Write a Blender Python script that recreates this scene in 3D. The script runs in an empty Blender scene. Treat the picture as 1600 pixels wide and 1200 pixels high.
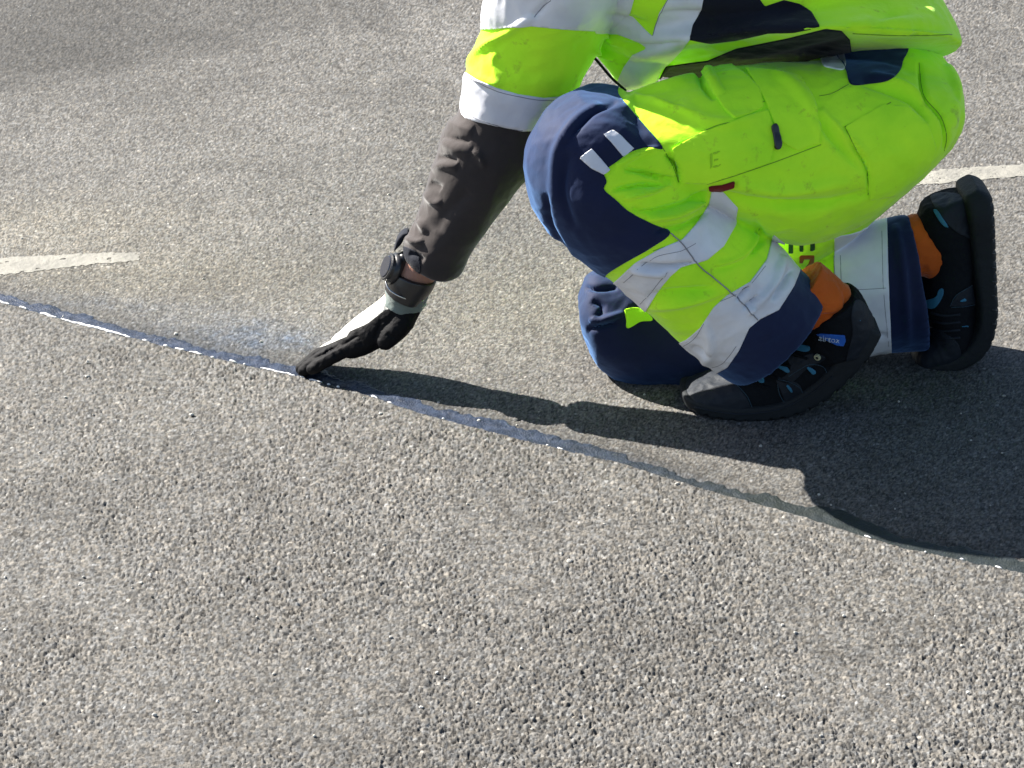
import bpy, bmesh, math, random
import numpy as np
from mathutils import Vector, noise
from mathutils.bvhtree import BVHTree
random.seed(7); rng = np.random.default_rng(7)
R = math.radians
SC = bpy.context.scene
COL = SC.collection

# ------------------------------------------------------------ camera, sky, sun, exposure
CAM_H, PITCH, FPX = 1.41, 27.0, 3100.0
cam = bpy.data.cameras.new('camera'); cam.sensor_width = 36; cam.lens = 36*FPX/1600
cam.clip_start = .05; cam.clip_end = 2000
co = bpy.data.objects.new('camera', cam); COL.objects.link(co)
co.location = (0, 0, CAM_H); co.rotation_euler = (R(90-PITCH), 0, 0); SC.camera = co

SUN_EL, SUN_AZ = 38.5, 27.0      # elevation; degrees the sun stands beyond due left
s_dir = Vector((-math.cos(R(SUN_EL))*math.cos(R(SUN_AZ)), math.cos(R(SUN_EL))*math.sin(R(SUN_AZ)), math.sin(R(SUN_EL))))
sl = bpy.data.lights.new('sun', 'SUN'); sl.energy = 5.0; sl.angle = R(.5); sl.color = (1, .95, .87)
so = bpy.data.objects.new('sun', sl); COL.objects.link(so)
so.rotation_euler = s_dir.to_track_quat('Z', 'Y').to_euler(); so.location = (-6, 6, 8)
w = bpy.data.worlds.new('World'); SC.world = w; w.use_nodes = True
wn = w.node_tree.nodes; wl = w.node_tree.links
sky = wn.new('ShaderNodeTexSky'); sky.sky_type = 'NISHITA'; sky.sun_disc = False
sky.sun_elevation = R(SUN_EL); sky.sun_rotation = math.atan2(s_dir.x, s_dir.y)
wl.new(sky.outputs[0], wn['Background'].inputs[0]); wn['Background'].inputs[1].default_value = .05
SC.view_settings.view_transform = 'Standard'; SC.view_settings.look = 'None'
SC.view_settings.exposure = 1.95; SC.view_settings.gamma = 1; SC.view_settings.use_curve_mapping = False

# ------------------------------------------------------------ projection helpers
cp, sp = math.cos(R(PITCH)), math.sin(R(PITCH))
def ray(px, py):
    u = (px-800)/FPX; v = -(py-600)/FPX
    return np.array([u, cp+v*sp, -sp+v*cp])
def W(px, py, Y):
    d = ray(px, py); return np.array([0, 0, CAM_H]) + d*(Y/d[1])
def G(px, py):
    d = ray(px, py); return np.array([0, 0, CAM_H]) + d*(-CAM_H/d[2])
def proj(V):
    y = V[:, 1]; z = V[:, 2]-CAM_H
    dep = y*cp - z*sp; up = y*sp + z*cp
    return np.stack([800+FPX*V[:, 0]/dep, 600-FPX*up/dep], 1)

# ------------------------------------------------------------ mesh helpers
def tris_of(me):
    me.calc_loop_triangles()
    V = np.empty(len(me.vertices)*3, np.float32); me.vertices.foreach_get('co', V)
    T = np.empty(len(me.loop_triangles)*3, np.int32); me.loop_triangles.foreach_get('vertices', T)
    return V.reshape(-1, 3).astype(np.float64), T.reshape(-1, 3)
def normals(V, T):
    n = np.cross(V[T[:, 1]]-V[T[:, 0]], V[T[:, 2]]-V[T[:, 0]])
    N = np.zeros_like(V)
    for k in range(3):
        for c in range(3): N[:, c] += np.bincount(T[:, k], n[:, c], len(V))
    return N/np.maximum(np.linalg.norm(N, axis=1), 1e-12)[:, None]
def new_mesh(name, V, F, mat=None, smooth=True):
    me = bpy.data.meshes.new(name)
    V = np.asarray(V, np.float32)
    if isinstance(F, np.ndarray):
        k = F.shape[1]; me.vertices.add(len(V)); me.vertices.foreach_set('co', V.ravel())
        me.loops.add(F.size); me.loops.foreach_set('vertex_index', F.ravel().astype(np.int32))
        me.polygons.add(len(F)); me.polygons.foreach_set('loop_start', np.arange(0, F.size, k, dtype=np.int32))
        me.update(calc_edges=True)
    else: me.from_pydata([tuple(v) for v in V], [], F)
    if smooth: me.polygons.foreach_set('use_smooth', np.ones(len(me.polygons), bool))
    me.update()
    if mat: me.materials.append(mat)
    return me
def link(name, me, parent=None, origin=None):
    o = bpy.data.objects.new(name, me); COL.objects.link(o)
    if parent is not None: o.parent = parent
    return o
def tag(o, label=None, cat=None, group=None, kind=None):
    for k, v in (('label', label), ('category', cat), ('group', group), ('kind', kind)):
        if v: o[k] = v
    return o

def catmull(P, n):
    P = np.asarray(P, float); m = len(P); out = []
    for i in range(m-1):
        p0 = P[max(i-1, 0)]; p1 = P[i]; p2 = P[i+1]; p3 = P[min(i+2, m-1)]
        for t in np.linspace(0, 1, n, endpoint=False):
            out.append(.5*((2*p1)+(-p0+p2)*t+(2*p0-5*p1+4*p2-p3)*t*t+(-p0+3*p1-3*p2+p3)*t**3))
    out.append(P[-1]); return np.array(out)
def loft(secs, p=2.0, nu=40, nt=8, near=False, cap_round=True, shrink=1.0):
    """secs: (ax,ay,bx,by,Y,d): the two outline points of the limb, its distance and half thickness."""
    S = catmull([tuple(q)+(0,)*(7-len(q)) for q in secs], nt); V = []; q = p/(p-1)
    for ax, ay, bx, by, Y, d, kt in S:
        Yp = Y-d if near else Y
        A = W(ax, ay, Yp); B = W(bx, by, Yp); c = (A+B)/2; a = (A-B)/2
        if near: c = c + np.array([0, d, 0])
        else:
            L = max(np.linalg.norm(a), 1e-6); b = abs(d*(sp-kt*cp)*a[2]/L)/cp; Lq = max(L**q - b**q, (.35*L)**q)
            a = a/L*(Lq**(1/q))
        a = a*shrink; d = d*shrink
        for k in range(nu):
            t = 2*math.pi*k/nu; ct, st = math.cos(t), math.sin(t)
            cx = abs(ct)**(2/p)*(1 if ct > 0 else -1); sx = abs(st)**(2/p)*(1 if st > 0 else -1)
            V.append(c + a*cx + np.array([0, d*sx, -kt*d*sx]))
    m = len(S); F = []
    for i in range(m-1):
        for k in range(nu):
            k2 = (k+1) % nu; F.append((i*nu+k, i*nu+k2, (i+1)*nu+k2, (i+1)*nu+k))
    V = np.array(V)
    for e, i in ((0, 0), (1, m-1)):
        c = V[i*nu:(i+1)*nu].mean(0); V = np.vstack([V, c]); ci = len(V)-1
        for k in range(nu):
            k2 = (k+1) % nu
            F.append((i*nu+k2, i*nu+k, ci) if e == 0 else (i*nu+k, i*nu+k2, ci))
    return V, F
def tube(P, r, nu=8, flat=None):
    P = np.asarray(P, float); m = len(P); r = np.broadcast_to(r, m); V = []; F = []
    up = np.array([0, 0, 1.])
    for i in range(m):
        t = P[min(i+1, m-1)]-P[max(i-1, 0)]; t /= max(np.linalg.norm(t), 1e-9)
        u = np.cross(t, up if abs(t[2]) < .95 else np.array([0, 1., 0])); u /= np.linalg.norm(u); v = np.cross(t, u)
        for k in range(nu):
            a = 2*math.pi*k/nu; V.append(P[i]+r[i]*(math.cos(a)*u+math.sin(a)*v))
    for i in range(m-1):
        for k in range(nu):
            k2 = (k+1) % nu; F.append((i*nu+k, (i+1)*nu+k, (i+1)*nu+k2, i*nu+k2))
    F.append(tuple(range(nu))); F.append(tuple(reversed(range((m-1)*nu, m*nu))))
    return np.array(V), F
def ball(c, rad, axes=None, nu=24, nv=14):
    V = []; F = []; c = np.asarray(c, float)
    A = np.eye(3) if axes is None else np.array(axes, float)
    for j in range(nv+1):
        th = math.pi*j/nv
        for k in range(nu):
            ph = 2*math.pi*k/nu
            V.append(c + (A.T @ (np.array(rad)*np.array([math.sin(th)*math.cos(ph), math.sin(th)*math.sin(ph), math.cos(th)]))))
    for j in range(nv):
        for k in range(nu):
            k2 = (k+1) % nu; F.append((j*nu+k, (j+1)*nu+k, (j+1)*nu+k2, j*nu+k2))
    return np.array(V), F
def fuse(parts, voxel, smooth=6, factor=.5):
    V = []; F = []; n = 0
    for v, f in parts:
        V.append(v); F += [tuple(i+n for i in g) for g in f]; n += len(v)
    me = new_mesh('tmp', np.vstack(V), F)
    bm = bmesh.new(); bm.from_mesh(me)
    bmesh.ops.remove_doubles(bm, verts=bm.verts, dist=1e-6); bmesh.ops.recalc_face_normals(bm, faces=bm.faces)
    bm.to_mesh(me); bm.free()
    o = bpy.data.objects.new('tmp', me); COL.objects.link(o)
    m = o.modifiers.new('r', 'REMESH'); m.mode = 'VOXEL'; m.voxel_size = voxel
    if smooth:
        s = o.modifiers.new('s', 'SMOOTH'); s.factor = factor; s.iterations = smooth
    dg = bpy.context.evaluated_depsgraph_get(); ev = o.evaluated_get(dg); em = ev.to_mesh()
    V, T = tris_of(em); ev.to_mesh_clear()
    bpy.data.objects.remove(o); bpy.data.meshes.remove(me)
    return V, T
def seg_dist(P, A, B):
    d = B-A; t = np.clip(((P-A)@d)/max(d@d, 1e-9), 0, 1)
    return np.linalg.norm(P-A-t[:, None]*d, axis=1), t
def poly_sd(P, poly):
    poly = np.asarray(poly, float); n = len(poly)
    D = np.full(len(P), 1e9); ins = np.zeros(len(P), bool)
    for i in range(n):
        A, B = poly[i], poly[(i+1) % n]
        D = np.minimum(D, seg_dist(P, A, B)[0])
        if A[1] != B[1]:
            c = ((P[:, 1] >= A[1]) != (P[:, 1] >= B[1]))
            xi = A[0]+(P[:, 1]-A[1])/(B[1]-A[1])*(B[0]-A[0]); ins ^= c & (P[:, 0] < xi)
    return np.where(ins, D, -D)
def smooth_poly(poly, n=5):
    P = np.asarray(poly, float); P = np.vstack([P[-1:], P, P[:2]]); out = []
    for i in range(1, len(P)-2):
        p0, p1, p2, p3 = P[i-1], P[i], P[i+1], P[i+2]
        for t in np.linspace(0, 1, n, endpoint=False):
            out.append(.5*((2*p1)+(-p0+p2)*t+(2*p0-5*p1+4*p2-p3)*t*t+(-p0+3*p1-3*p2+p3)*t**3))
    return np.array(out)
def clip(V, T, f):
    ins = f > 0; c = ins[T].sum(1); N = len(V); keep = T[c == 3]
    T1 = T[c == 1]; T2 = T[c == 2]
    def rot(t, m):
        k = np.argmax(m, 1); idx = (k[:, None]+np.arange(3)) % 3; return np.take_along_axis(t, idx, 1)
    T1 = rot(T1, ins[T1]); T2 = rot(T2, ~ins[T2])
    E = np.vstack([T1[:, [0, 1]], T1[:, [0, 2]], T2[:, [0, 1]], T2[:, [0, 2]]])
    Es = np.sort(E, 1); U, inv = np.unique(Es[:, 0].astype(np.int64)*N+Es[:, 1], return_inverse=True)
    a = U//N; b = U % N; t = f[a]/(f[a]-f[b]); NV = V[a]+(V[b]-V[a])*t[:, None]
    inv = inv.ravel()+N; n1, n2 = len(T1), len(T2)
    e1, e2, e3, e4 = inv[:n1], inv[n1:2*n1], inv[2*n1:2*n1+n2], inv[2*n1+n2:]
    TT = np.vstack([keep, np.stack([T1[:, 0], e1, e2], 1), np.stack([e3, T2[:, 1], T2[:, 2]], 1), np.stack([e3, T2[:, 2], e4], 1)])
    interp = (a, b, t)
    used, TT2 = np.unique(TT, return_inverse=True)
    return used, TT2.reshape(-1, 3), NV, interp
class Surf:
    def __init__(s, V, T): s.V, s.T = V, T; s.upd()
    def upd(s):
        s.N = normals(s.V, s.T); s.P = proj(s.V); s.bvh = None
        c = np.array([0, 0, CAM_H])-s.V; c /= np.linalg.norm(c, axis=1)[:, None]; s.face = (c*s.N).sum(1)
    def hit(s, px, py):
        if s.bvh is None: s.bvh = BVHTree.FromPolygons([tuple(v) for v in s.V], s.T.tolist())
        d = ray(px, py); h = s.bvh.ray_cast(Vector((0, 0, CAM_H)), Vector(d).normalized())
        return (None, None) if h[0] is None else (np.array(h[0]), np.array(h[1]))
def patch(name, S, poly, mat, parent, off=.0012, near=True, field=None, smooth=True, label=None, border=0):
    """a piece of cloth sewn on: the part of surface S inside the outline, raised with a real edge."""
    pl = smooth_poly(poly) if smooth else np.asarray(poly, float)
    f = poly_sd(S.P, pl)
    if near: f = np.minimum(f, (S.face-.02)*120)
    if field is not None: f = np.minimum(f, field(S.V)*1000)
    if not (f > 0).any(): return None
    used, T, NV, (a, b, t) = clip(S.V, S.T, f)
    NN = S.N[a]+(S.N[b]-S.N[a])*t[:, None]
    V = np.vstack([S.V, NV])[used]; N = np.vstack([S.N, NN])[used]
    N /= np.maximum(np.linalg.norm(N, axis=1), 1e-9)[:, None]
    lab = np.arange(len(V))
    while True:
        mn = lab[T].min(1); l2 = lab.copy()
        for k in range(3): np.minimum.at(l2, T[:, k], mn)
        l2 = l2[l2]
        if (l2 == lab).all(): break
        lab = l2
    cl = lab[T[:, 0]]; u_, c_ = np.unique(cl, return_counts=True); cd_ = np.linalg.norm(V-np.array([0, 0, CAM_H]), axis=1)
    big = [u for u, c in zip(u_, c_) if c > .12*c_.max()]; T = T[cl == (min(big, key=lambda u: cd_[T[cl == u]].mean()) if near else u_[c_.argmax()])]
    top = V+N*off; bot = V-N*.0006
    E = np.vstack([T[:, [0, 1]], T[:, [1, 2]], T[:, [2, 0]]]); n = len(V)
    key = E[:, 0].astype(np.int64)*n+E[:, 1]; rk = E[:, 1].astype(np.int64)*n+E[:, 0]
    B = E[~np.isin(key, rk)]
    walls = np.vstack([np.stack([B[:, 1], B[:, 0], B[:, 0]+n], 1), np.stack([B[:, 1], B[:, 0]+n, B[:, 1]+n], 1)])
    used2, TT = np.unique(np.vstack([T, walls]), return_inverse=True)
    VV = np.vstack([top, bot])[used2]
    me = new_mesh(name, VV, TT.reshape(-1, 3), mat); o = link(name, me, parent)
    if label: o['label'] = label
    return o
def stroke(S, strokes, taper=True):
    """cloth folds: ridges (+) and valleys (-) following lines over the cloth."""
    D = np.zeros(len(S.V))
    for line, wd, amp in strokes:
        L = catmull(np.array(line, float), 6); best = np.full(len(S.V), 1e9); bt = np.zeros(len(S.V)); m = len(L)-1
        bb = (S.P[:, 0] > L[:, 0].min()-3*wd) & (S.P[:, 0] < L[:, 0].max()+3*wd) & (S.P[:, 1] > L[:, 1].min()-3*wd) & (S.P[:, 1] < L[:, 1].max()+3*wd) & (S.face > -.3)
        idx = np.where(bb)[0]; P = S.P[idx]; bs = np.full(len(idx), 1e9); ts = np.zeros(len(idx))
        for i in range(m):
            d, t = seg_dist(P, L[i], L[i+1]); k = d < bs; bs[k] = d[k]; ts[k] = (i+t[k])/m
        g = np.exp(-(bs/wd)**2)
        if taper: g *= np.sin(np.clip(ts, 0, 1)*math.pi)**.6
        D[idx] += amp*g
    S.V = S.V+S.N*D[:, None]; S.upd()
def rumple(S, amp, scale, seed=0, stretch=(1, 1, 1), fn=None):
    off = Vector((seed*3.1, seed*1.7, seed*.9)); D = np.empty(len(S.V)); sx, sy, sz = stretch
    for i, v in enumerate(S.V):
        q = Vector((v[0]*sx, v[1]*sy, v[2]*sz))*scale+off
        a = noise.noise(q); b = noise.noise(q*2.3+Vector((a*1.5, 5, a)))
        D[i] = (.5-abs(a))*1.3-.35+(.4-abs(b))*.45
    if fn is not None: D *= fn(S)
    S.V = S.V+S.N*(D*amp)[:, None]; S.upd()
def seam(name, S, line, mat, parent, r=.0008, n=8, lift=.0006, label=None):
    P = []
    for x, y in catmull(np.array(line, float), n):
        h, nn = S.hit(x, y)
        if h is None: continue
        if P and np.linalg.norm(h-P[-1]) > .05: continue
        P.append(h+nn*lift)
    if len(P) < 3: return
    V, F = tube(P, r, 6); return link(name, new_mesh(name, V, F, mat), parent)
def drop(name, S, V2, F, mat, parent, lift=.0015):
    """flat print (lettering) laid on the surface: 2-D points thrown on to S."""
    V = []
    for x, y in V2:
        h, nn = S.hit(x, y)
        if h is None: return None
        V.append(h+nn*lift)
    return link(name, new_mesh(name, np.array(V), F, mat, False), parent)
def text_pts(s, x, y, ux, uy, size):
    """letters as 2-D mesh, baseline start x,y, direction u in pixels, height size."""
    c = bpy.data.curves.new('t', 'FONT'); c.body = s; c.size = 1; c.resolution_u = 3
    o = bpy.data.objects.new('t', c); COL.objects.link(o)
    dg = bpy.context.evaluated_depsgraph_get(); me = bpy.data.meshes.new_from_object(o.evaluated_get(dg))
    u = np.array([ux, uy])/math.hypot(ux, uy); v = np.array([u[1], -u[0]])
    V = [np.array([x, y])+u*(q.co.x*size)+v*(q.co.y*size) for q in me.vertices]; F = [tuple(p.vertices) for p in me.polygons]
    bpy.data.objects.remove(o); return V, F

# ------------------------------------------------------------ materials
def base_mat(name):
    m = bpy.data.materials.new(name); m.use_nodes = True; nt = m.node_tree
    return m, nt, nt.nodes['Principled BSDF']
def fabric(name, col, rough=.85, weave=1400, bump=.15, var=.12, sheen=.2, dirt=0.0, col2=None, spec=.25):
    m, nt, b = base_mat(name); N = nt.nodes; L = nt.links
    tc = N.new('ShaderNodeTexCoord')
    n1 = N.new('ShaderNodeTexNoise'); n1.inputs['Scale'].default_value = 14; n1.inputs['Detail'].default_value = 6
    L.new(tc.outputs['Object'], n1.inputs['Vector'])
    mix = N.new('ShaderNodeMix'); mix.data_type = 'RGBA'
    c2 = col2 or tuple(c*(1-var*2) for c in col)
    mix.inputs['A'].default_value = (*c2, 1); mix.inputs['B'].default_value = (*col, 1)
    cr = N.new('ShaderNodeMapRange'); cr.inputs[1].default_value = .3; cr.inputs[2].default_value = .6
    L.new(n1.outputs[0], cr.inputs[0]); L.new(cr.outputs[0], mix.inputs['Factor'])
    out = mix.outputs['Result']
    if dirt:
        n2 = N.new('ShaderNodeTexNoise'); n2.inputs['Scale'].default_value = 26; n2.inputs['Detail'].default_value = 9; n2.inputs['Roughness'].default_value = .7
        L.new(tc.outputs['Object'], n2.inputs['Vector'])
        mr = N.new('ShaderNodeMapRange'); mr.inputs[1].default_value = .60; mr.inputs[2].default_value = .72; mr.inputs[4].default_value = dirt
        L.new(n2.outputs[0], mr.inputs[0])
        m2 = N.new('ShaderNodeMix'); m2.data_type = 'RGBA'; m2.inputs['B'].default_value = (.11, .12, .04, 1)
        L.new(mr.outputs[0], m2.inputs['Factor']); L.new(out, m2.inputs['A']); out = m2.outputs['Result']
    L.new(out, b.inputs['Base Color'])
    wv = N.new('ShaderNodeTexNoise'); wv.inputs['Scale'].default_value = weave; wv.inputs['Detail'].default_value = 2
    L.new(tc.outputs['Object'], wv.inputs['Vector'])
    n3 = N.new('ShaderNodeTexNoise'); n3.inputs['Scale'].default_value = 75; n3.inputs['Detail'].default_value = 4
    L.new(tc.outputs['Object'], n3.inputs['Vector'])
    ad = N.new('ShaderNodeMath'); ad.operation = 'MULTIPLY_ADD'; ad.inputs[1].default_value = 5
    L.new(n3.outputs[0], ad.inputs[0]); L.new(wv.outputs[0], ad.inputs[2])
    bp = N.new('ShaderNodeBump'); bp.inputs['Strength'].default_value = bump; bp.inputs['Distance'].default_value = .001
    L.new(ad.outputs[0], bp.inputs['Height']); L.new(bp.outputs[0], b.inputs['Normal'])
    b.inputs['Roughness'].default_value = rough; b.inputs['Specular IOR Level'].default_value = spec
    b.inputs['Sheen Weight'].default_value = sheen; b.inputs['Sheen Roughness'].default_value = .4
    return m
M = {}
M['hivis'] = fabric('hi_vis_cloth', (.54, .98, .025), dirt=.45, var=.05, col2=(.44, .90, .02), bump=.3)
M['hivis_thread'] = fabric('hi_vis_thread', (.16, .36, .01))
M['hivis_shade'] = fabric('hi_vis_embroidery', (.36, .70, .02))
M['tape'] = fabric('reflective_tape', (.68, .69, .73), rough=.42, var=.05, col2=(.54, .55, .60), sheen=0, weave=2200, bump=.12, spec=.6)
M['tape_thread'] = fabric('tape_thread', (.25, .25, .28))
M['navy'] = fabric('navy_cloth', (.0022, .0055, .034), rough=.75, var=.12, sheen=.45, bump=.12)
for q in ('navy',):
    b_ = M[q].node_tree.nodes['Principled BSDF']; b_.inputs['Sheen Weight'].default_value = .36; b_.inputs['Sheen Tint'].default_value = (.25, .5, 1, 1); b_.inputs['Sheen Roughness'].default_value = .5
M['black_cloth'] = fabric('black_cloth', (.005, .007, .014), sheen=.06, bump=.4)
M['brown_cloth'] = fabric('grey_brown_softshell', (.036, .029, .028), sheen=.4, bump=.12)
M['knit'] = fabric('white_knit', (.50, .50, .46), sheen=.2, weave=900, bump=.6, col2=(.36, .37, .34))
M['nitrile'] = fabric('black_glove_coating', (.0035, .0035, .0045), rough=.65, sheen=0, bump=.4, spec=.12)
M['orange'] = fabric('orange_sock', (.55, .105, .01), weave=700, bump=.5)
M['shoe'] = fabric('shoe_textile', (.004, .0055, .008), rough=.8, sheen=0, spec=.15, weave=1100, bump=.6)
M['shoe_overlay'] = fabric('shoe_rubber_overlay', (.006, .010, .017), rough=.65, sheen=0, bump=.3, spec=.3)
M['sole'] = fabric('shoe_sole_rubber', (.007, .010, .013), rough=.7, sheen=0, bump=.5, spec=.3)
M['teal'] = fabric('teal_shoe_insert', (.03, .16, .27), rough=.5)
M['shoe_thread'] = fabric('shoe_thread', (.02, .05, .075))
M['blue_tag'] = fabric('blue_shoe_label', (.02, .11, .45), rough=.4)
M['pale_print'] = fabric('pale_print', (.45, .55, .65), rough=.5)
M['skin'] = fabric('skin', (.34, .17, .12), rough=.5, weave=600, bump=.3, sheen=0, spec=.5)
M['skin'].node_tree.nodes['Principled BSDF'].inputs['Subsurface Weight'].default_value = .1
M['skin'].node_tree.nodes['Principled BSDF'].inputs['Subsurface Radius'].default_value = (.01, .004, .002)
M['rubber'] = fabric('watch_rubber', (.008, .008, .010), rough=.38, bump=.1, sheen=0, spec=.6)
M['steel'] = fabric('watch_steel', (.5, .5, .5), rough=.2, bump=.05, sheen=0); M['steel'].node_tree.nodes['Principled BSDF'].inputs['Metallic'].default_value = 1
M['glass'] = fabric('watch_glass', (.01, .012, .02), rough=.04, bump=0, sheen=0, spec=.8)
M['red'] = fabric('red_label', (.16, .01, .01)); M['dkgreen'] = fabric('dark_green_print', (.01, .06, .012)); M['rust'] = fabric('orange_print', (.30, .07, .005))
M['hair'] = fabric('hair', (.05, .03, .02)); M['button'] = fabric('pale_button', (.45, .45, .28), rough=.4)

# ------------------------------------------------------------ asphalt
def gpts(L): return np.array([G(x, y)[:2] for x, y in L])
seam_lo = [(-330, 384), (-200, 420), (-100, 447), (0, 472), (100, 500), (215, 530), (300, 551), (400, 574), (470, 590), (560, 614), (640, 640), (740, 668), (860, 698), (980, 727), (1060, 752), (1140, 775), (1220, 797), (1300, 822), (1400, 853), (1500, 875), (1600, 896), (1700, 920), (1900, 968)]
SEAM = catmull(gpts(seam_lo), 10)
order = np.argsort(SEAM[:, 0]); SX, SY = SEAM[order, 0], SEAM[order, 1]
def hsh(ix, iy, k):
    a = (ix*374761393 + iy*668265263 + k*2246822519) & 0xffffffff
    a = ((a ^ (a >> 13))*1274126177) & 0xffffffff
    a = ((a ^ (a >> 15))*2654435761) & 0xffffffff
    return ((a ^ (a >> 16)) & 0xffffff)/float(0xffffff)
def worley(x, y, s, seed):
    X = x/s; Y = y/s; ix = np.floor(X).astype(np.int64); iy = np.floor(Y).astype(np.int64)
    f1 = np.full(x.shape, 9.); f2 = np.full(x.shape, 9.); bx = np.zeros(x.shape, np.int64); by = bx.copy(); dx = np.zeros(x.shape); dy = dx.copy()
    for a in (-1, 0, 1):
        for b in (-1, 0, 1):
            cx = ix+a; cy = iy+b; px = cx+hsh(cx, cy, seed); py = cy+hsh(cx, cy, seed+1)
            ex = X-px; ey = Y-py; d = np.sqrt(ex*ex+ey*ey)
            k = d < f1; f2 = np.where(k, f1, np.minimum(f2, d)); f1 = np.where(k, d, f1)
            bx = np.where(k, cx, bx); by = np.where(k, cy, by); dx = np.where(k, ex, dx); dy = np.where(k, ey, dy)
    return f1, f2, bx, by, dx*s, dy*s
def vnoise(x, y, s, seed):
    X = x/s; Y = y/s; ix = np.floor(X).astype(np.int64); iy = np.floor(Y).astype(np.int64)
    fx = X-ix; fy = Y-iy; fx = fx*fx*(3-2*fx); fy = fy*fy*(3-2*fy)
    a = hsh(ix, iy, seed); b = hsh(ix+1, iy, seed); c = hsh(ix, iy+1, seed); d = hsh(ix+1, iy+1, seed)
    return (a*(1-fx)+b*fx)*(1-fy)+(c*(1-fx)+d*fx)*fy
def sstep(a, b, x): t = np.clip((x-a)/(b-a), 0, 1); return t*t*(3-2*t)
def blob(x, y, px, py, rx, ry, ang=0):
    c = G(px, py); ca, sa = math.cos(R(ang)), math.sin(R(ang)); dx = x-c[0]; dy = y-c[1]
    u = (dx*ca+dy*sa)/rx; v = (-dx*sa+dy*ca)/ry; return np.exp(-(u*u+v*v))
def asphalt(x, y):
    """height and colour of the asphalt at points x, y: coarse near slab, worn far slab."""
    side = y-np.interp(x, SX, SY)           # >0: far slab
    wob = (vnoise(x, y, .011, 90)-.5)*.006
    near = 1-sstep(-.003, .003, side+wob)
    h = np.zeros(x.shape); alb = np.zeros(x.shape)
    warp = .0007
    xw = x+warp*(vnoise(x, y, .004, 51)-.5)*2; yw = y+warp*(vnoise(x, y, .004, 52)-.5)*2
    out = []
    for s, seed, amp, groove, tilt in ((.0046, 11, .95, .75, 1.0), (.0033, 31, .45, .4, .36)):
        f1, f2, bx, by, dx, dy = worley(xw, yw, s, seed)
        r = hsh(bx, by, seed+5); r2 = hsh(bx, by, seed+6); r3 = hsh(bx, by, seed+7); r4 = hsh(bx, by, seed+8)
        hh = amp*.0016*(r-.5)+tilt*((r2-.5)*dx+(r3-.5)*dy)
        edge = f2-f1; hh -= groove*.0011*np.exp(-(edge/.16)**2)
        hh -= amp*.0018*np.clip((.05-r4)/.05, 0, 1)**.5      # lost stones
        g = .100*(.58+.84*hsh(bx, by, seed+9)); q = hsh(bx, by, seed+10)
        g = np.where(q > .995, .24, np.where(q > .95, .165, g)); g = np.where(q < .07, .04, g)
        g *= 1-.60*np.exp(-(edge/.13)**2); tint = hsh(bx, by, seed+11)
        out.append((hh, g, tint))
    hh = out[0][0]*near+out[1][0]*(1-near); g = out[0][1]*near+out[1][1]*.95*(1-near); tint = out[0][2]*near+out[1][2]*(1-near)
    rgh = .55+.75*sstep(.3, .7, vnoise(x, y, .22, 64)*.6+vnoise(x, y, .07, 65)*.4+.12*x)
    hh *= rgh
    f1, f2, bx, by, dx, dy = worley(x, y, .0019, 201)
    hh += (.0003*(hsh(bx, by, 205)-.5)+.5*((hsh(bx, by, 206)-.5)*dx+(hsh(bx, by, 207)-.5)*dy))*(.5+.5*near)
    g = g*(.84+.32*hsh(bx, by, 208))
    hh += .0008*(vnoise(x, y, .02, 61)-.5)+.0012*(vnoise(x, y, .07, 62)-.5)+.0004*(vnoise(x, y, .0019, 63)-.5)
    lf = vnoise(x, y, .16, 71)*.5+vnoise(x, y, .06, 72)*.3+vnoise(x, y, .022, 73)*.2
    g *= .80+.42*lf
    col = np.stack([g*1.03, g*.985, g*.915], -1)
    col *= (1+(tint[..., None]-.5)*np.array([.10, 0, -.14]))
    # stains of the old slab
    far = 1-near
    dark = .36*blob(x, y, 60, 30, .42, .75)+.25*blob(x, y, 260, 90, .3, .35)+.2*blob(x, y, 420, 120, .6, .18)
    edge1 = sstep(-.15, .25, blob(x, y, 60, 30, .5, .9)-.45+.25*(vnoise(x, y, .12, 75)-.5))
    e0, e1 = G(-200, 185)[:2], G(300, 92)[:2]; dd = e1-e0; dd = dd/np.linalg.norm(dd); sdv = -(x-e0[0])*dd[1]+(y-e0[1])*dd[0]
    dark = dark*.5+.26*sstep(-.03, .10, sdv+.12*(vnoise(x, y, .1, 75)-.5)+.04*(vnoise(x, y, .03, 77)-.5))*(1-sstep(-.55, .05, x+.25*(vnoise(x, y, .2, 78)-.5)))
    band = blob(x, y, 900, 250, .9, .22)*.15
    damp = .34*np.exp(-(side/.075)**2)*far*(.6+.8*vnoise(x, y, .05, 76))
    k2 = .16*(vnoise(x, y, .35, 93)-.5)+.10*(vnoise(x, y, .11, 94)-.5)
    light = k2+.20*blob(x, y, 60, 360, .35, .2)+.13*blob(x, y, 350, 200, .5, .5)+.10*blob(x, y, 900, 500, .6, .12)
    k = (1-dark*far-band*far-damp+light*far)
    tr = np.exp(-((x-(G(495, 0)[0]+(G(525, 60)[0]-G(495, 0)[0])*((y-G(495, 0)[1])/(G(525, 60)[1]-G(495, 0)[1]))))/.012)**2)*blob(x, y, 505, 20, 1, .4)
    k = k+.22*tr
    for xa, ya, xb, yb, ww, am in ((640, -20, 745, 200, .010, .13), (610, -20, 700, 190, .008, .10), (560, 20, 500, 330, .012, .09), (530, 20, 470, 330, .010, .08), (600, 60, 560, 330, .010, .08), (560, 70, 700, 74, .012, .12)):
        A_ = G(xa, ya)[:2]; B_ = G(xb, yb)[:2]; D_ = B_-A_; LL = np.hypot(*D_); D_ = D_/LL
        al = (x-A_[0])*D_[0]+(y-A_[1])*D_[1]; pe = -(x-A_[0])*D_[1]+(y-A_[1])*D_[0]+.006*(vnoise(al, al*0, .08, 91)-.5)
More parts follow.
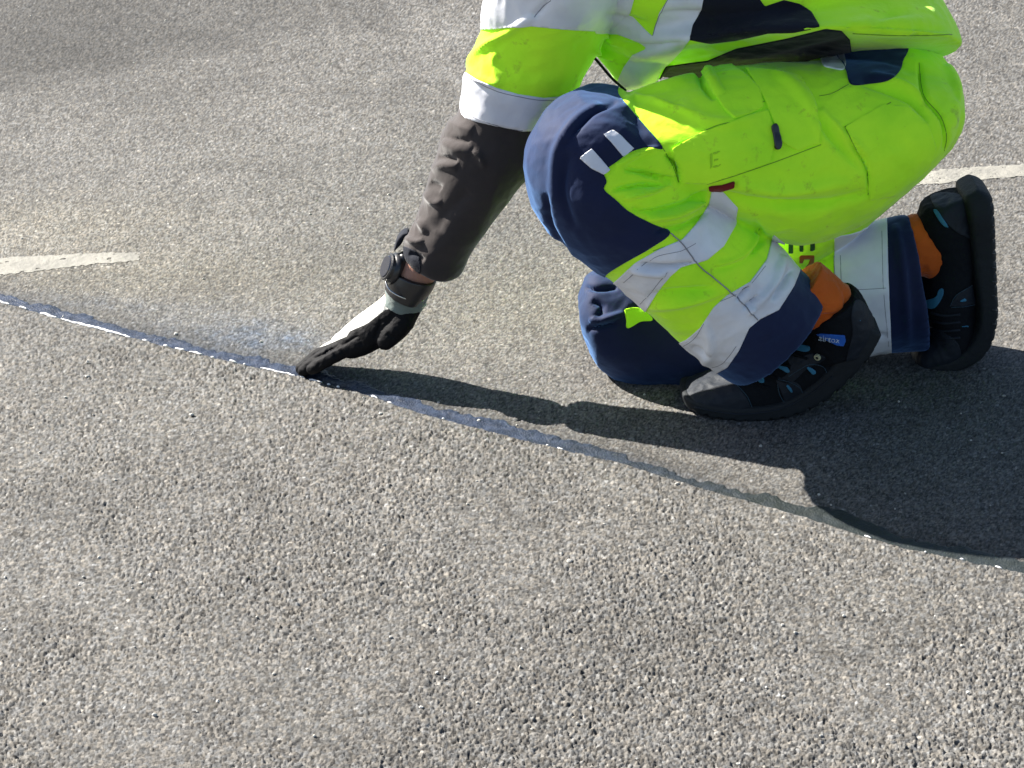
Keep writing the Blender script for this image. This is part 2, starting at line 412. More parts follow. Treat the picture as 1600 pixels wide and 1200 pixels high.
        k = k+am*np.exp(-(pe/ww)**2)*sstep(0, .1*LL, al)*(1-sstep(.8*LL, LL, al))*(.4+1.1*vnoise(x, y, .02, 92))
    col *= k[..., None]
    cream = np.clip(blob(x, y, 200, 430, .35, .12)*.5+blob(x, y, 1000, 480, .4, .2)*.5+blob(x, y, 60, 350, .3, .15)*.5, 0, 1)*far
    col *= 1+cream[..., None]*np.array([.10, .05, -.10])
    # blue dust beside the joint
    bl = (.45*blob(x, y, 425, 535, .07, .05)+.36*blob(x, y, 350, 520, .13, .07, -12)+.2*blob(x, y, 560, 590, .15, .04, -14)+.2*blob(x, y, 120, 470, .2, .03, -10))*far*(.45+.9*vnoise(x, y, .008, 81)*vnoise(x, y, .03, 82)*2)
    bl = np.clip(bl+.55*np.exp(-((side-.01)/.022)**2)*far*sstep(.45, .1, x), 0, .8)[..., None]
    lum = col.mean(-1, keepdims=True)
    col = col*(1-bl)+lum*np.array([.52, .72, 1.08])*bl
    # sealed joint bed
    jn = np.exp(-((side-.012)/.012)**4)
    hh = hh*(1-.75*jn)-.0012*jn
    hh = hh+.0015*near-.0008*(1-near)
    return hh, np.clip(col, .004, .9), side

ROWS = np.arange(1236, -36, -1.72); COLS = np.arange(-215, 1816, 1.72)
ys = np.array([G(800, p)[1] for p in ROWS]); dep = ys*cp+CAM_H*sp
GX = ((COLS[None, :]-800)/FPX)*dep[:, None]; GY = np.repeat(ys[:, None], len(COLS), 1)
hh, cc, side = asphalt(GX, GY)
nr, nc = GX.shape
fade = np.minimum(np.minimum(np.arange(nr), np.arange(nr)[::-1])[:, None]/12, np.minimum(np.arange(nc), np.arange(nc)[::-1])[None, :]/20).clip(0, 1)
V = np.stack([GX, GY, hh*fade], -1).reshape(-1, 3)
i = np.arange(nr*nc).reshape(nr, nc)
F = np.stack([i[:-1, :-1], i[:-1, 1:], i[1:, 1:], i[1:, :-1]], -1).reshape(-1, 4)
c00, c01, c10, c11 = i[0, 0], i[0, -1], i[-1, 0], i[-1, -1]; nv = len(V); B = 300.
V = np.vstack([V, [(-B, -B, 0), (B, -B, 0), (B, B, 0), (-B, B, 0)]])
F = np.vstack([F, [(nv, nv+1, c01, c00), (nv+1, nv+2, c11, c01), (nv+2, nv+3, c10, c11), (nv+3, nv, c00, c10)]])
me = new_mesh('road', V, F)
ca = me.color_attributes.new('stone', 'FLOAT_COLOR', 'POINT')
cdat = np.ones((len(V), 4), np.float32); cdat[:nr*nc, :3] = cc.reshape(-1, 3); cdat[nr*nc:, :3] = (.115, .112, .105)
ca.data.foreach_set('color', cdat.ravel())
m, nt, b = base_mat('asphalt'); N = nt.nodes; L = nt.links
at = N.new('ShaderNodeAttribute'); at.attribute_name = 'stone'
tc = N.new('ShaderNodeTexCoord'); n1 = N.new('ShaderNodeTexNoise'); n1.inputs['Scale'].default_value = 700; n1.inputs['Detail'].default_value = 5
L.new(tc.outputs['Object'], n1.inputs['Vector'])
mr = N.new('ShaderNodeMapRange'); mr.inputs[1].default_value = .3; mr.inputs[2].default_value = .7; mr.inputs[3].default_value = .72; mr.inputs[4].default_value = 1.28
L.new(n1.outputs[0], mr.inputs[0])
mx = N.new('ShaderNodeVectorMath'); mx.operation = 'SCALE'; L.new(at.outputs['Color'], mx.inputs[0]); L.new(mr.outputs[0], mx.inputs['Scale'])
L.new(mx.outputs[0], b.inputs['Base Color'])
bp = N.new('ShaderNodeBump'); bp.inputs['Strength'].default_value = .5; bp.inputs['Distance'].default_value = .0012
L.new(n1.outputs[0], bp.inputs['Height']); L.new(bp.outputs[0], b.inputs['Normal'])
b.inputs['Roughness'].default_value = .85; b.inputs['Specular IOR Level'].default_value = .25
me.materials.append(m)
# the road beyond the modelled stretch: same stones as relief in the material
m2, nt, b = base_mat('asphalt_far'); N = nt.nodes; L = nt.links
tc = N.new('ShaderNodeTexCoord'); vo = N.new('ShaderNodeTexVoronoi'); vo.inputs['Scale'].default_value = 230; L.new(tc.outputs['Object'], vo.inputs['Vector'])
sp_ = N.new('ShaderNodeSeparateColor'); L.new(vo.outputs['Color'], sp_.inputs[0])
n4 = N.new('ShaderNodeTexNoise'); n4.inputs['Scale'].default_value = 6; n4.inputs['Detail'].default_value = 8; L.new(tc.outputs['Object'], n4.inputs['Vector'])
a1 = N.new('ShaderNodeMapRange'); a1.inputs[3].default_value = .5; a1.inputs[4].default_value = 1.5; L.new(sp_.outputs[0], a1.inputs[0])
a2 = N.new('ShaderNodeMapRange'); a2.inputs[1].default_value = .3; a2.inputs[2].default_value = .7; a2.inputs[3].default_value = .85; a2.inputs[4].default_value = 1.15; L.new(n4.outputs[0], a2.inputs[0])
mu = N.new('ShaderNodeMath'); mu.operation = 'MULTIPLY'; L.new(a1.outputs[0], mu.inputs[0]); L.new(a2.outputs[0], mu.inputs[1])
vs = N.new('ShaderNodeVectorMath'); vs.operation = 'SCALE'; vs.inputs[0].default_value = tuple(float(q) for q in cc[nr//2:].reshape(-1, 3).mean(0)); L.new(mu.outputs[0], vs.inputs['Scale']); L.new(vs.outputs[0], b.inputs['Base Color'])
bp = N.new('ShaderNodeBump'); bp.inputs['Strength'].default_value = .8; bp.inputs['Distance'].default_value = .002; bp.invert = True; L.new(vo.outputs['Distance'], bp.inputs['Height']); L.new(bp.outputs[0], b.inputs['Normal'])
b.inputs['Roughness'].default_value = .85; b.inputs['Specular IOR Level'].default_value = .25
me.materials.append(m2)
for k in range(4): me.polygons[len(me.polygons)-1-k].material_index = 1
road = tag(link('road', me), 'grey asphalt with coarse stones in front of a sealed joint and a worn slab behind it', kind='structure')

# sealed joint: a poured bitumen strip lying in the joint
def normals2(P):
    t = np.gradient(P, axis=0); t /= np.linalg.norm(t, axis=1)[:, None]; return np.stack([-t[:, 1], t[:, 0]], 1)
ss = np.linspace(0, len(SX)-1, 1400); C = np.stack([np.interp(ss, np.arange(len(SX)), SX), np.interp(ss, np.arange(len(SX)), SY)], 1)
NRM = normals2(C); nk = 17; wseal = .033
pxs = proj(np.column_stack([C, np.zeros(len(C))]))[:, 0]
wloc = np.interp(pxs, [-300, 0, 100, 160, 220, 400, 480, 560, 700, 900, 1000, 1060, 1150, 1300, 1450, 1700], [.04, .04, .045, .05, .032, .045, .05, .042, .047, .052, .03, .028, .035, .058, .05, .045])
wloc = .70*wloc*(.7+.6*vnoise(C[:, 0], C[:, 1]*0, .035, 5))
V = []; 
for j in range(nk):
    t = j/(nk-1); P = C+NRM*(wloc*t)[:, None]*1.0
    P = P + NRM*((vnoise(C[:, 0], C[:, 1], .009, 6)-.5)*.012*t)[:, None]
    h0, _, _ = asphalt(P[:, 0], P[:, 1])
    prof = np.sin(math.pi*min(max(t, .0), 1))**.5
    h = -.0004+.0016*prof+.75*h0+.0010*(vnoise(P[:, 0], P[:, 1], .012, 7)-.5)+.0005*(vnoise(P[:, 0], P[:, 1], .004, 8)-.5)
    if j == nk-1: h = h-.003
    V.append(np.column_stack([P, h]))
V = np.array(V).transpose(1, 0, 2); n0 = len(C)
V = V.reshape(-1, 3); i = np.arange(n0*nk).reshape(n0, nk)
F = np.stack([i[:-1, :-1], i[1:, :-1], i[1:, 1:], i[:-1, 1:]], -1).reshape(-1, 4)
m, nt, b = base_mat('bitumen'); N = nt.nodes; L = nt.links
tc = N.new('ShaderNodeTexCoord'); n1 = N.new('ShaderNodeTexNoise'); n1.inputs['Scale'].default_value = 60; n1.inputs['Detail'].default_value = 8
L.new(tc.outputs['Object'], n1.inputs['Vector'])
cr = N.new('ShaderNodeValToRGB'); e = cr.color_ramp.elements; e[0].position = .38; e[0].color = (.006, .011, .024, 1); e[1].position = .62; e[1].color = (.024, .034, .060, 1)  # reflected sky put into the bitumen colour as a blue tint
L.new(n1.outputs[0], cr.inputs[0])
sx = N.new('ShaderNodeSeparateXYZ'); L.new(tc.outputs['Object'], sx.inputs[0])
mr = N.new('ShaderNodeMapRange'); mr.inputs[1].default_value = -.05; mr.inputs[2].default_value = .35; L.new(sx.outputs[0], mr.inputs[0])
mm = N.new('ShaderNodeMix'); mm.data_type = 'RGBA'; mm.inputs['B'].default_value = (.018, .022, .017, 1); L.new(cr.outputs[0], mm.inputs['A'])
ms = N.new('ShaderNodeMath'); ms.operation = 'MULTIPLY'; ms.inputs[1].default_value = .75; L.new(mr.outputs[0], ms.inputs[0]); L.new(ms.outputs[0], mm.inputs['Factor'])
L.new(mm.outputs['Result'], b.inputs['Base Color']); b.inputs['Roughness'].default_value = .5; b.inputs['Specular IOR Level'].default_value = .3
n2 = N.new('ShaderNodeTexNoise'); n2.inputs['Scale'].default_value = 350; n2.inputs['Detail'].default_value = 4; L.new(tc.outputs['Object'], n2.inputs['Vector'])
bp = N.new('ShaderNodeBump'); bp.inputs['Strength'].default_value = .9; bp.inputs['Distance'].default_value = .0015; L.new(n2.outputs[0], bp.inputs['Height']); L.new(bp.outputs[0], b.inputs['Normal'])
link('joint_sealant', new_mesh('joint_sealant', V, F, m), road)['label'] = 'dark bluish bitumen strip poured along the joint'
# glint of the sealant edge as a white-coloured ridge, broken into short runs
mw = fabric('pale_glint', (.6, .6, .6), rough=.5, weave=500, bump=.5, sheen=0, col2=(.5, .5, .5))
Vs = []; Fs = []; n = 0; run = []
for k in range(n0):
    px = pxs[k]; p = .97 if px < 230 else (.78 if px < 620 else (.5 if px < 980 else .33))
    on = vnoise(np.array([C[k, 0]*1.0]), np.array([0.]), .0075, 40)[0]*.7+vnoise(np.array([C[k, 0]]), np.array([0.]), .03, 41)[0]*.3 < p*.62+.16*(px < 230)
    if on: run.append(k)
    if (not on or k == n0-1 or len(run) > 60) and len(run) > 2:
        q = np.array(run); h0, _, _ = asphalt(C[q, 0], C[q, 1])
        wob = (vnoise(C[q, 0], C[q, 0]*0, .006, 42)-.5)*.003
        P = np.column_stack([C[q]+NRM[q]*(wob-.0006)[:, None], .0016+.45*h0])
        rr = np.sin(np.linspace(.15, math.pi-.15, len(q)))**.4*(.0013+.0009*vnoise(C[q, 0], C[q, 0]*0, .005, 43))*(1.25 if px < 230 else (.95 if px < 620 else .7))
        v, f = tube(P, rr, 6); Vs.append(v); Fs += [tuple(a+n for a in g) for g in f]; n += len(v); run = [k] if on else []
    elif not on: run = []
link('glint_line', new_mesh('glint_line', np.vstack(Vs), Fs, mw), road)['label'] = 'thin white ridge painted as a glint along the edge of the near slab'

# painted dashes
def dash(outline, lab, seed):
    O = gpts(outline); x0, y0 = O.min(0)-.02; x1, y1 = O.max(0)+.02; s = .0035
    xs = np.arange(x0, x1, s); yy = np.arange(y0, y1, s); X, Y = np.meshgrid(xs, yy); h, _, _ = asphalt(X, Y)
    V = np.stack([X, Y, h*.8+.0006], -1).reshape(-1, 3); i = np.arange(X.size).reshape(X.shape)
    T = np.vstack([np.stack([i[:-1, :-1], i[:-1, 1:], i[1:, 1:]], -1).reshape(-1, 3), np.stack([i[:-1, :-1], i[1:, 1:], i[1:, :-1]], -1).reshape(-1, 3)])
    f = poly_sd(V[:, :2], O)+((vnoise(V[:, 0], V[:, 1], .007, seed)-.5)*.009+(vnoise(V[:, 0], V[:, 1], .04, seed+1)-.5)*.005)
    chip = vnoise(V[:, 0], V[:, 1], .02, seed+2)*.6+vnoise(V[:, 0], V[:, 1], .006, seed+3)*.4
    f = np.minimum(f, (.80-chip)*.05); f = np.minimum(f, (h.ravel()+.0023)*3)
    used, TT, NV, _ = clip(V, T, f); VV = np.vstack([V, NV])[used]
    mat = dash.mat
    link('painted_dash', new_mesh('painted_dash', VV, TT, mat), road)['label'] = lab
dash.mat = fabric('road_paint', (.215, .205, .18), rough=.7, weave=400, bump=.5, sheen=0, col2=(.15, .145, .13))
dash([(-420, 447), (0, 403), (120, 396), (214, 393), (218, 407), (150, 412), (0, 430), (-420, 476)], 'worn white dash ending beside the joint', 120)
dash([(1415, 277), (1440, 267), (1600, 256), (1900, 232), (1900, 249), (1600, 275), (1500, 283), (1410, 291)], 'clean white dash behind the worker', 140)

# loose grit
V = []; F = []; n = 0
mg = fabric('grit', (.42, .41, .38), rough=.7, weave=300, bump=.4, sheen=0, col2=(.2, .19, .17))
spots = [(890, 878), (300, 651), (275, 522), (137, 590), (137, 569), (1325, 66)]+[(rng.uniform(0, 1600), rng.uniform(0, 1200)) for _ in range(160)]
for k, (x, y) in enumerate(spots):
    g = G(x, y); h, _, _ = asphalt(np.array([g[0]]), np.array([g[1]])); r = rng.uniform(.0012, .0026) if k > 5 else .0032
    v, f = ball((g[0], g[1], h[0]+r*.5), (r*rng.uniform(.8, 1.5), r, r*.7), nu=6, nv=4); v = v+rng.normal(0, r*.12, v.shape)
    V.append(v); F += [tuple(a+n for a in q) for q in f]; n += len(v)
tag(link('loose_grit', new_mesh('loose_grit', np.vstack(V), F, mg, False)), 'pale loose stone chips scattered over the asphalt', 'grit', kind='stuff')

# ------------------------------------------------------------ the worker
person = bpy.data.objects.new('person', None); COL.objects.link(person)
tag(person, 'worker in yellow hi-vis clothes and black shoes kneeling on the asphalt and touching the joint', 'person')

NEAR_THIGH = [(1484, 120, 1484, 185, 2.74, .04), (1464, 88, 1474, 232, 2.735, .10), (1415, 80, 1428, 288, 2.725, .125), (1330, 84, 1342, 354, 2.71, .13), (1240, 88, 1246, 388, 2.69, .125),
              (1140, 96, 1155, 352, 2.67, .12), (1055, 115, 1085, 318, 2.65, .11), (985, 135, 1015, 315, 2.635, .10), (925, 150, 950, 300, 2.625, .09), (880, 180, 890, 270, 2.62, .06)]
NEAR_SHIN = [(905, 148, 985, 152, 2.625, .05), (852, 178, 1025, 190, 2.62, .085), (821, 240, 1050, 226, 2.615, .095), (829, 312, 1072, 250, 2.61, .10), (868, 372, 1088, 272, 2.61, .10), (912, 408, 1098, 285, 2.612, .10),
             (955, 440, 1115, 300, 2.618, .10), (1008, 488, 1166, 336, 2.63, .098), (1058, 535, 1215, 375, 2.645, .095), (1118, 580, 1278, 442, 2.66, .09), (1140, 592, 1290, 455, 2.665, .088)]
PELVIS = [(1490, 85, 1492, 170, 2.80, .08), (1462, 50, 1478, 232, 2.80, .14), (1400, 30, 1420, 280, 2.80, .15), (1310, 50, 1330, 250, 2.80, .14), (1240, 90, 1250, 220, 2.80, .11)]
FAR_THIGH = [(1400, 130, 1440, 280, 2.87, .10), (1280, 200, 1330, 375, 2.87, .10), (1150, 270, 1200, 450, 2.86, .09), (1030, 360, 1080, 530, 2.85, .085), (960, 440, 1000, 570, 2.84, .07)]
FAR_SHIN = [(905, 460, 912, 520, 2.815, .04), (922, 426, 935, 570, 2.82, .07), (960, 415, 990, 603, 2.83, .085), (1060, 415, 1080, 606, 2.84, .09), (1200, 398, 1210, 590, 2.85, .085),
            (1305, 364, 1312, 565, 2.86, .08), (1388, 340, 1398, 549, 2.87, .078), (1418, 334, 1446, 547, 2.87, .075)]
S = Surf(*fuse([loft(NEAR_THIGH), loft(NEAR_SHIN), loft(PELVIS), loft(FAR_THIGH), loft(FAR_SHIN)], .0034, 5))
rumple(S, .0035, 13, 1, (1, 1, 1.3))
rumple(S, .0012, 34, 2, (1, 1.2, 1))
# a flat, sharply cut hem at the two ankles
TR_FOLDS = [([(975, 152), (1015, 158), (1050, 168), (1085, 181)], 5, .0050), ([(985, 150), (1040, 135), (1090, 118)], 7, .005), ([(1090, 108), (1098, 130), (1118, 155)], 6, -.006), ([(1105, 104), (1112, 125), (1128, 150)], 6, .004),
            ([(1345, 128), (1395, 142), (1430, 160), (1450, 192)], 8, -.007), ([(1360, 118), (1410, 132), (1445, 155)], 7, .004), ([(1436, 96), (1440, 135), (1446, 152), (1472, 185), (1478, 215), (1474, 234)], 4, -.007),
            ([(1315, 195), (1330, 222), (1350, 250), (1358, 275), (1358, 310)], 5, -.005), ([(1265, 175), (1300, 215), (1350, 268)], 8, -.005), ([(1280, 170), (1315, 205), (1355, 245)], 7, .004),
            ([(1110, 298), (1180, 318), (1280, 320), (1360, 300)], 11, -.006), ([(1150, 290), (1230, 300), (1330, 285)], 12, .005), ([(1060, 160), (1110, 190), (1190, 185)], 12, .004), ([(1210, 110), (1260, 160), (1290, 230)], 12, .004),
            ([(1040, 240), (1058, 262), (1062, 290)], 4, -.009), ([(1030, 232), (1000, 240), (960, 262)], 5, .004), ([(1058, 282), (1030, 278), (1000, 268), (975, 265)], 4, -.007), ([(1040, 290), (1000, 290), (955, 298)], 5, -.007),
            ([(1050, 288), (1010, 302), (975, 310)], 5, .006), ([(1105, 300), (1060, 320), (1015, 330), (985, 326)], 5, -.006), ([(1110, 310), (1060, 335), (1010, 343)], 6, .006), ([(1106, 330), (1070, 352), (1020, 362)], 5, -.005),
            ([(1000, 412), (1040, 416), (1085, 410)], 5, -.007), ([(985, 420), (1040, 428)], 6, .005), ([(1175, 345), (1190, 375), (1160, 405), (1110, 425)], 6, -.005), ([(1185, 365), (1165, 400), (1120, 415)], 6, .005),
            ([(1010, 462), (1070, 456), (1130, 452)], 8, -.005), ([(1010, 480), (1080, 470), (1150, 445)], 9, .005), ([(1150, 470), (1162, 455), (1172, 447)], 4, -.005), ([(1160, 480), (1175, 470), (1184, 462)], 4, -.005), ([(1168, 489), (1180, 480)], 4, .004),
            ([(1080, 540), (1095, 548), (1110, 556)], 5, -.005), ([(1225, 400), (1210, 440), (1180, 480)], 8, .004), ([(1235, 420), (1205, 470)], 6, -.004), ([(1100, 500), (1110, 540), (1100, 570)], 9, .004),
            ([(940, 165), (900, 190), (870, 240), (865, 320)], 10, .004), ([(965, 160), (925, 178), (890, 215)], 6, -.005), ([(855, 300), (860, 350), (890, 400)], 6, -.004), ([(890, 240), (880, 300), (900, 360)], 9, -.003),
            ([(915, 450), (940, 452), (965, 450)], 5, -.006), ([(922, 500), (945, 498), (975, 490)], 5, .006), ([(918, 515), (940, 510), (965, 505)], 5, -.006), ([(925, 470), (940, 480), (935, 500)], 6, -.005),
            ([(1310, 520), (1340, 524), (1385, 522)], 4, -.004), ([(1400, 350), (1410, 420), (1420, 540)], 8, .004), ([(1480, 100), (1495, 140), (1490, 200)], 8, .004)]
stroke(S, [(a, max(b*.75, 3.2), c*(2.3 if (930 < a[0][0] < 1115 and 230 < a[0][1] < 350) else 1.9)) for a, b, c in TR_FOLDS])
TR = S
trousers = link('trousers', new_mesh('trousers', TR.V, TR.T, M['hivis']), person); trousers['label'] = 'yellow hi-vis work trousers with navy knees'
nearleg = lambda V: 2.76-V[:, 1]+.0*V[:, 2]
farleg = lambda V: np.minimum(V[:, 1]-2.735-.02, .36-V[:, 2])
KNEE = [(950, 120), (966, 148), (985, 172), (1010, 200), (1036, 232), (1012, 230), (985, 238), (962, 254), (944, 268), (948, 284), (944, 296), (962, 312), (985, 332), (1020, 350), (1047, 364), (1015, 388), (985, 405), (948, 428), (930, 450), (780, 420), (780, 120)]
ff = lambda V: np.minimum(2.735-V[:, 1], V[:, 2]-.10)
patch('knee_panel', TR, KNEE, M['navy'], trousers, .0016, near=False, field=ff, label='navy knee panel of the raised leg')
for lst in ([(906, 246), (925, 232), (941, 250), (954, 266), (944, 273), (924, 263)], [(943, 211), (957, 203), (970, 213), (990, 233), (974, 246), (955, 223)]):
    patch('knee_strip', TR, lst, M['tape'], trousers, .0032, smooth=False)
shinf = lambda V: np.minimum(2.755-V[:, 1], .40-V[:, 2])
T1P = [(1112, 298), (1108, 318), (1092, 345), (1066, 374), (1030, 389), (992, 411), (950, 450), (1006, 492), (1030, 452), (1048, 430), (1064, 418), (1104, 406), (1130, 385), (1149, 352), (1153, 325), (1130, 300)]
T2P = [(1208, 366), (1198, 405), (1172, 440), (1135, 462), (1115, 480), (1094, 512), (1072, 531), (1052, 540), (1095, 590), (1118, 584), (1137, 573), (1155, 546), (1170, 512), (1187, 498), (1216, 484), (1240, 446), (1252, 416), (1245, 395)]
HEM = [(1120, 600), (1100, 588), (1118, 584), (1137, 573), (1155, 546), (1170, 512), (1187, 498), (1216, 484), (1240, 446), (1252, 414), (1290, 420), (1330, 480), (1280, 560), (1200, 620)]
def nearfield(V): return np.minimum(2.742-V[:, 1], .45-V[:, 2])
o = patch('reflective_tape', TR, T1P, M['tape'], trousers, .0018, near=False, field=nearfield, smooth=False)
o = patch('reflective_tape', TR, T2P, M['tape'], trousers, .0018, near=False, field=nearfield, smooth=False)
patch('hem_panel', TR, HEM, M['navy'], trousers, .0015, near=False, field=nearfield, smooth=False, label='navy hem of the raised leg')
def kneefield(V):
    P = proj(V); d = (P[:, 1]-440)*.759-(P[:, 0]-955)*.651-6
    return np.minimum(np.maximum(V[:, 1]-2.744, d*.001), .246-V[:, 2])
def farfield(V): return np.minimum(V[:, 1]-2.744, .246-V[:, 2])
patch('knee_panel', TR, [(880, 380), (1160, 380), (1160, 640), (880, 640)], M['navy'], trousers, .0016, near=False, field=kneefield, smooth=False, label='navy knee panel of the kneeling leg')
patch('hi_vis_tab', TR, [(976, 484), (1000, 482), (1020, 500), (1000, 503), (980, 513), (978, 500)], M['hivis'], trousers, .004, field=lambda V: V[:, 1]-2.72)
patch('reflective_tape', TR, [(1303, 330), (1386, 330), (1388, 440), (1396, 620), (1310, 620), (1304, 440)], M['tape'], trousers, .0018, near=False, field=farfield, smooth=False)
patch('hem_panel', TR, [(1385, 300), (1500, 300), (1500, 620), (1395, 620), (1388, 440)], M['navy'], trousers, .0014, near=False, field=farfield, smooth=False, label='navy hem of the kneeling leg')
# pockets and panels on the near thigh
patch('hip_panel', TR, [(1308, 70), (1412, 70), (1411, 95), (1405, 112), (1388, 126), (1360, 131), (1330, 132), (1322, 110)], M['navy'], trousers, .002)
patch('pocket_lining', TR, [(1284, 86), (1300, 80), (1318, 82), (1320, 108), (1300, 107), (1286, 102)], M['tape'], trousers, .002)
patch('cargo_pocket', TR, [(1050, 232), (1100, 205), (1148, 188), (1200, 172), (1212, 215), (1203, 254), (1150, 272), (1105, 286), (1062, 284), (1058, 255)], M['hivis'], trousers, .0028, smooth=False)
patch('pocket_flap', TR, [(1094, 108), (1108, 128), (1118, 150), (1132, 172), (1148, 186), (1170, 180), (1193, 168), (1186, 140), (1165, 118), (1138, 100)], M['hivis'], trousers, .0042, smooth=False)
patch('tool_pocket', TR, [(1165, 108), (1215, 112), (1250, 122), (1268, 152), (1276, 175), (1281, 206), (1282, 224), (1262, 229), (1246, 236), (1220, 222), (1208, 190), (1196, 160)], M['hivis'], trousers, .0040, smooth=False)
patch('thigh_pocket', TR, [(1320, 198), (1380, 164), (1420, 168), (1450, 195), (1462, 230), (1452, 262), (1400, 305), (1358, 312), (1356, 270), (1340, 235)], M['hivis'], trousers, .0022, smooth=False)
PEN = [(1204, 198), (1212, 196), (1217, 215), (1219, 228), (1215, 234), (1210, 231), (1207, 215)]
patch('marker_pen', TR, PEN, M['rubber'], trousers, .0075)
patch('woven_label', TR, [(1107, 291), (1128, 289), (1147, 283), (1147, 291), (1128, 295), (1108, 296)], M['red'], trousers, .0048, smooth=False)
# printed letters on the kneeling leg (partly hidden behind the thigh)
for pl, mt in (([(1266, 376), (1273, 376), (1273, 392), (1266, 392)], 'dkgreen'), ([(1249, 380), (1255, 380), (1255, 393), (1249, 393)], 'dkgreen'), ([(1232, 380), (1239, 380), (1239, 396), (1232, 396)], 'dkgreen'), ([(1232, 374), (1273, 374), (1273, 380), (1232, 380)], 'dkgreen'),
               ([(1249, 399), (1272, 399), (1272, 405), (1271, 412), (1267, 420), (1261, 424), (1257, 419), (1263, 413), (1266, 405), (1255, 405), (1255, 412), (1249, 411)], 'rust')):
    patch('printed_letter', TR, pl, M[mt], trousers, .0008, smooth=False, field=farfield)
for pl in ([(1108, 240), (1112, 239), (1113, 262), (1109, 263)], [(1112, 239), (1124, 235), (1124, 238), (1112, 243)], [(1112, 249), (1122, 246), (1122, 249), (1112, 252)], [(1113, 259), (1126, 255), (1126, 258), (1113, 262)]):
    patch('embroidered_mark', TR, pl, M['hivis_shade'], trousers, .0034, smooth=False)
TRS = TR
for ln in ([(966, 148), (985, 172), (1010, 200), (1036, 232), (1052, 262), (1060, 285)], [(1055, 225), (1085, 212), (1120, 196), (1148, 190)], [(1058, 232), (1090, 217), (1122, 202)], [(1280, 150), (1300, 146), (1326, 132)], [(1320, 198), (1350, 182), (1392, 160)],
           [(1320, 198), (1336, 230), (1352, 256), (1357, 290), (1356, 305)], [(1436, 98), (1440, 135), (1447, 155), (1470, 182), (1479, 212), (1475, 236)], [(1105, 288), (1150, 274), (1203, 256), (1246, 240), (1283, 226)],
           [(1250, 95), (1290, 112), (1318, 118)], [(1196, 150), (1206, 180), (1214, 200)], [(1020, 392), (1060, 378), (1080, 365)], [(1190, 160), (1245, 138)]):
    seam('stitching', TRS, ln, M['hivis_thread'], trousers, .00055, lift=.0003)
seam('side_seam', TRS, [(1047, 364), (1064, 379), (1080, 400), (1095, 418), (1122, 440), (1150, 464), (1170, 485), (1183, 499)], M['tape_thread'], trousers, .0010, lift=.0022)
for ln in ([(1303, 400), (1305, 470), (1311, 540)], [(1313, 400), (1315, 470), (1319, 540)], [(1378, 362), (1380, 450), (1388, 540)], [(1320, 452), (1350, 452), (1384, 450)], [(1086, 380), (1062, 392), (1022, 402), (975, 440)], [(1042, 425), (1020, 452), (1001, 474)],
           [(1100, 505), (1085, 528), (1068, 540)], [(1150, 540), (1130, 566), (1110, 574)], [(1195, 415), (1165, 450), (1125, 470)]):
    seam('tape_stitching', TRS, ln, M['tape_thread'], trousers, .0005, lift=.0018)

# ------------------------------------------------------------ jacket: torso and near sleeve
TK = .51
TORSO = [(1497, 80, 985, 98, 2.80, .185, TK), (1497, 74, 980, 92, 2.80, .19, TK), (1488, 40, 945, 80, 2.83, .19, TK*.9), (1462, -8, 915, 45, 2.86, .20, TK*.6), (1415, -75, 880, -20, 2.87, .21, .1), (1330, -150, 850, -95, 2.90, .18), (1200, -215, 850, -165, 2.90, .19), (1080, -265, 880, -225, 2.90, .15), (1010, -290, 930, -262, 2.90, .07)]  # chest above the frame deepened to shade the thigh
FLAP = [(920, 40, 1080, 40, 2.85, .07, .3), (932, 84, 1062, 90, 2.835, .055, .3), (952, 112, 1040, 112, 2.83, .05, .3), (972, 138, 1022, 132, 2.83, .04, .4)]
SLEEVE = [(960, -215, 1080, -120, 2.86, .07), (845, -190, 1040, -110, 2.79, .095), (778, -90, 990, -50, 2.76, .095), (757, 0, 962, 12, 2.765, .085), (753, 45, 946, 52, 2.78, .078), (735, 92, 925, 98, 2.78, .075), (725, 130, 899, 145, 2.785, .072, .1), (719, 176, 873, 194, 2.79, .07, .25), (718, 182, 868, 202, 2.79, .07, .25)]
JK = Surf(*fuse([loft(TORSO), loft(SLEEVE), loft(FLAP)], .0036, 4))
rumple(JK, .0040, 12, 5, (1, 1, 1)); rumple(JK, .0010, 34, 6)
stroke(JK, [([(835, 24), (800, 45), (760, 70), (738, 92), (733, 108)], 6, .008), ([(733, 108), (748, 122), (785, 134)], 5, .008), ([(860, -5), (845, 15), (833, 26)], 5, -.006), ([(770, 95), (820, 115), (880, 110)], 14, -.005), ([(790, 60), (850, 75), (900, 70)], 14, .004),
            ([(945, 22), (980, 30), (1015, 38)], 6, -.006), ([(960, 68), (1010, 72), (1070, 66)], 5, -.006), ([(940, 52), (955, 62), (970, 72)], 4, .008), ([(925, 80), (945, 86), (960, 92)], 4, .008), ([(975, 84), (1020, 84), (1060, 78)], 6, .005), ([(1035, 18), (1070, 19), (1105, 18)], 5, -.005),
            ([(1080, 52), (1140, 55), (1210, 48)], 6, -.006), ([(1110, 30), (1160, 22), (1220, 18)], 12, .006), ([(1060, 100), (1150, 88), (1240, 68), (1310, 50)], 6, .006), ([(1060, 84), (1130, 74), (1230, 55)], 5, -.006), ([(1250, 80), (1290, 72), (1325, 60)], 6, -.005),
            ([(1320, 45), (1390, 42), (1480, 48)], 5, -.006), ([(1330, 35), (1390, 34), (1460, 30)], 8, .005), ([(1360, 38), (1390, 25), (1420, 18)], 7, -.005), ([(1330, 50), (1400, 54), (1490, 54)], 4, .004)])
jacket = link('jacket', new_mesh('jacket', JK.V, JK.T, M['hivis']), person); jacket['label'] = 'yellow hi-vis jacket with dark side panels'
tf = lambda V: V[:, 1]-2.60
arm_x = lambda V: None
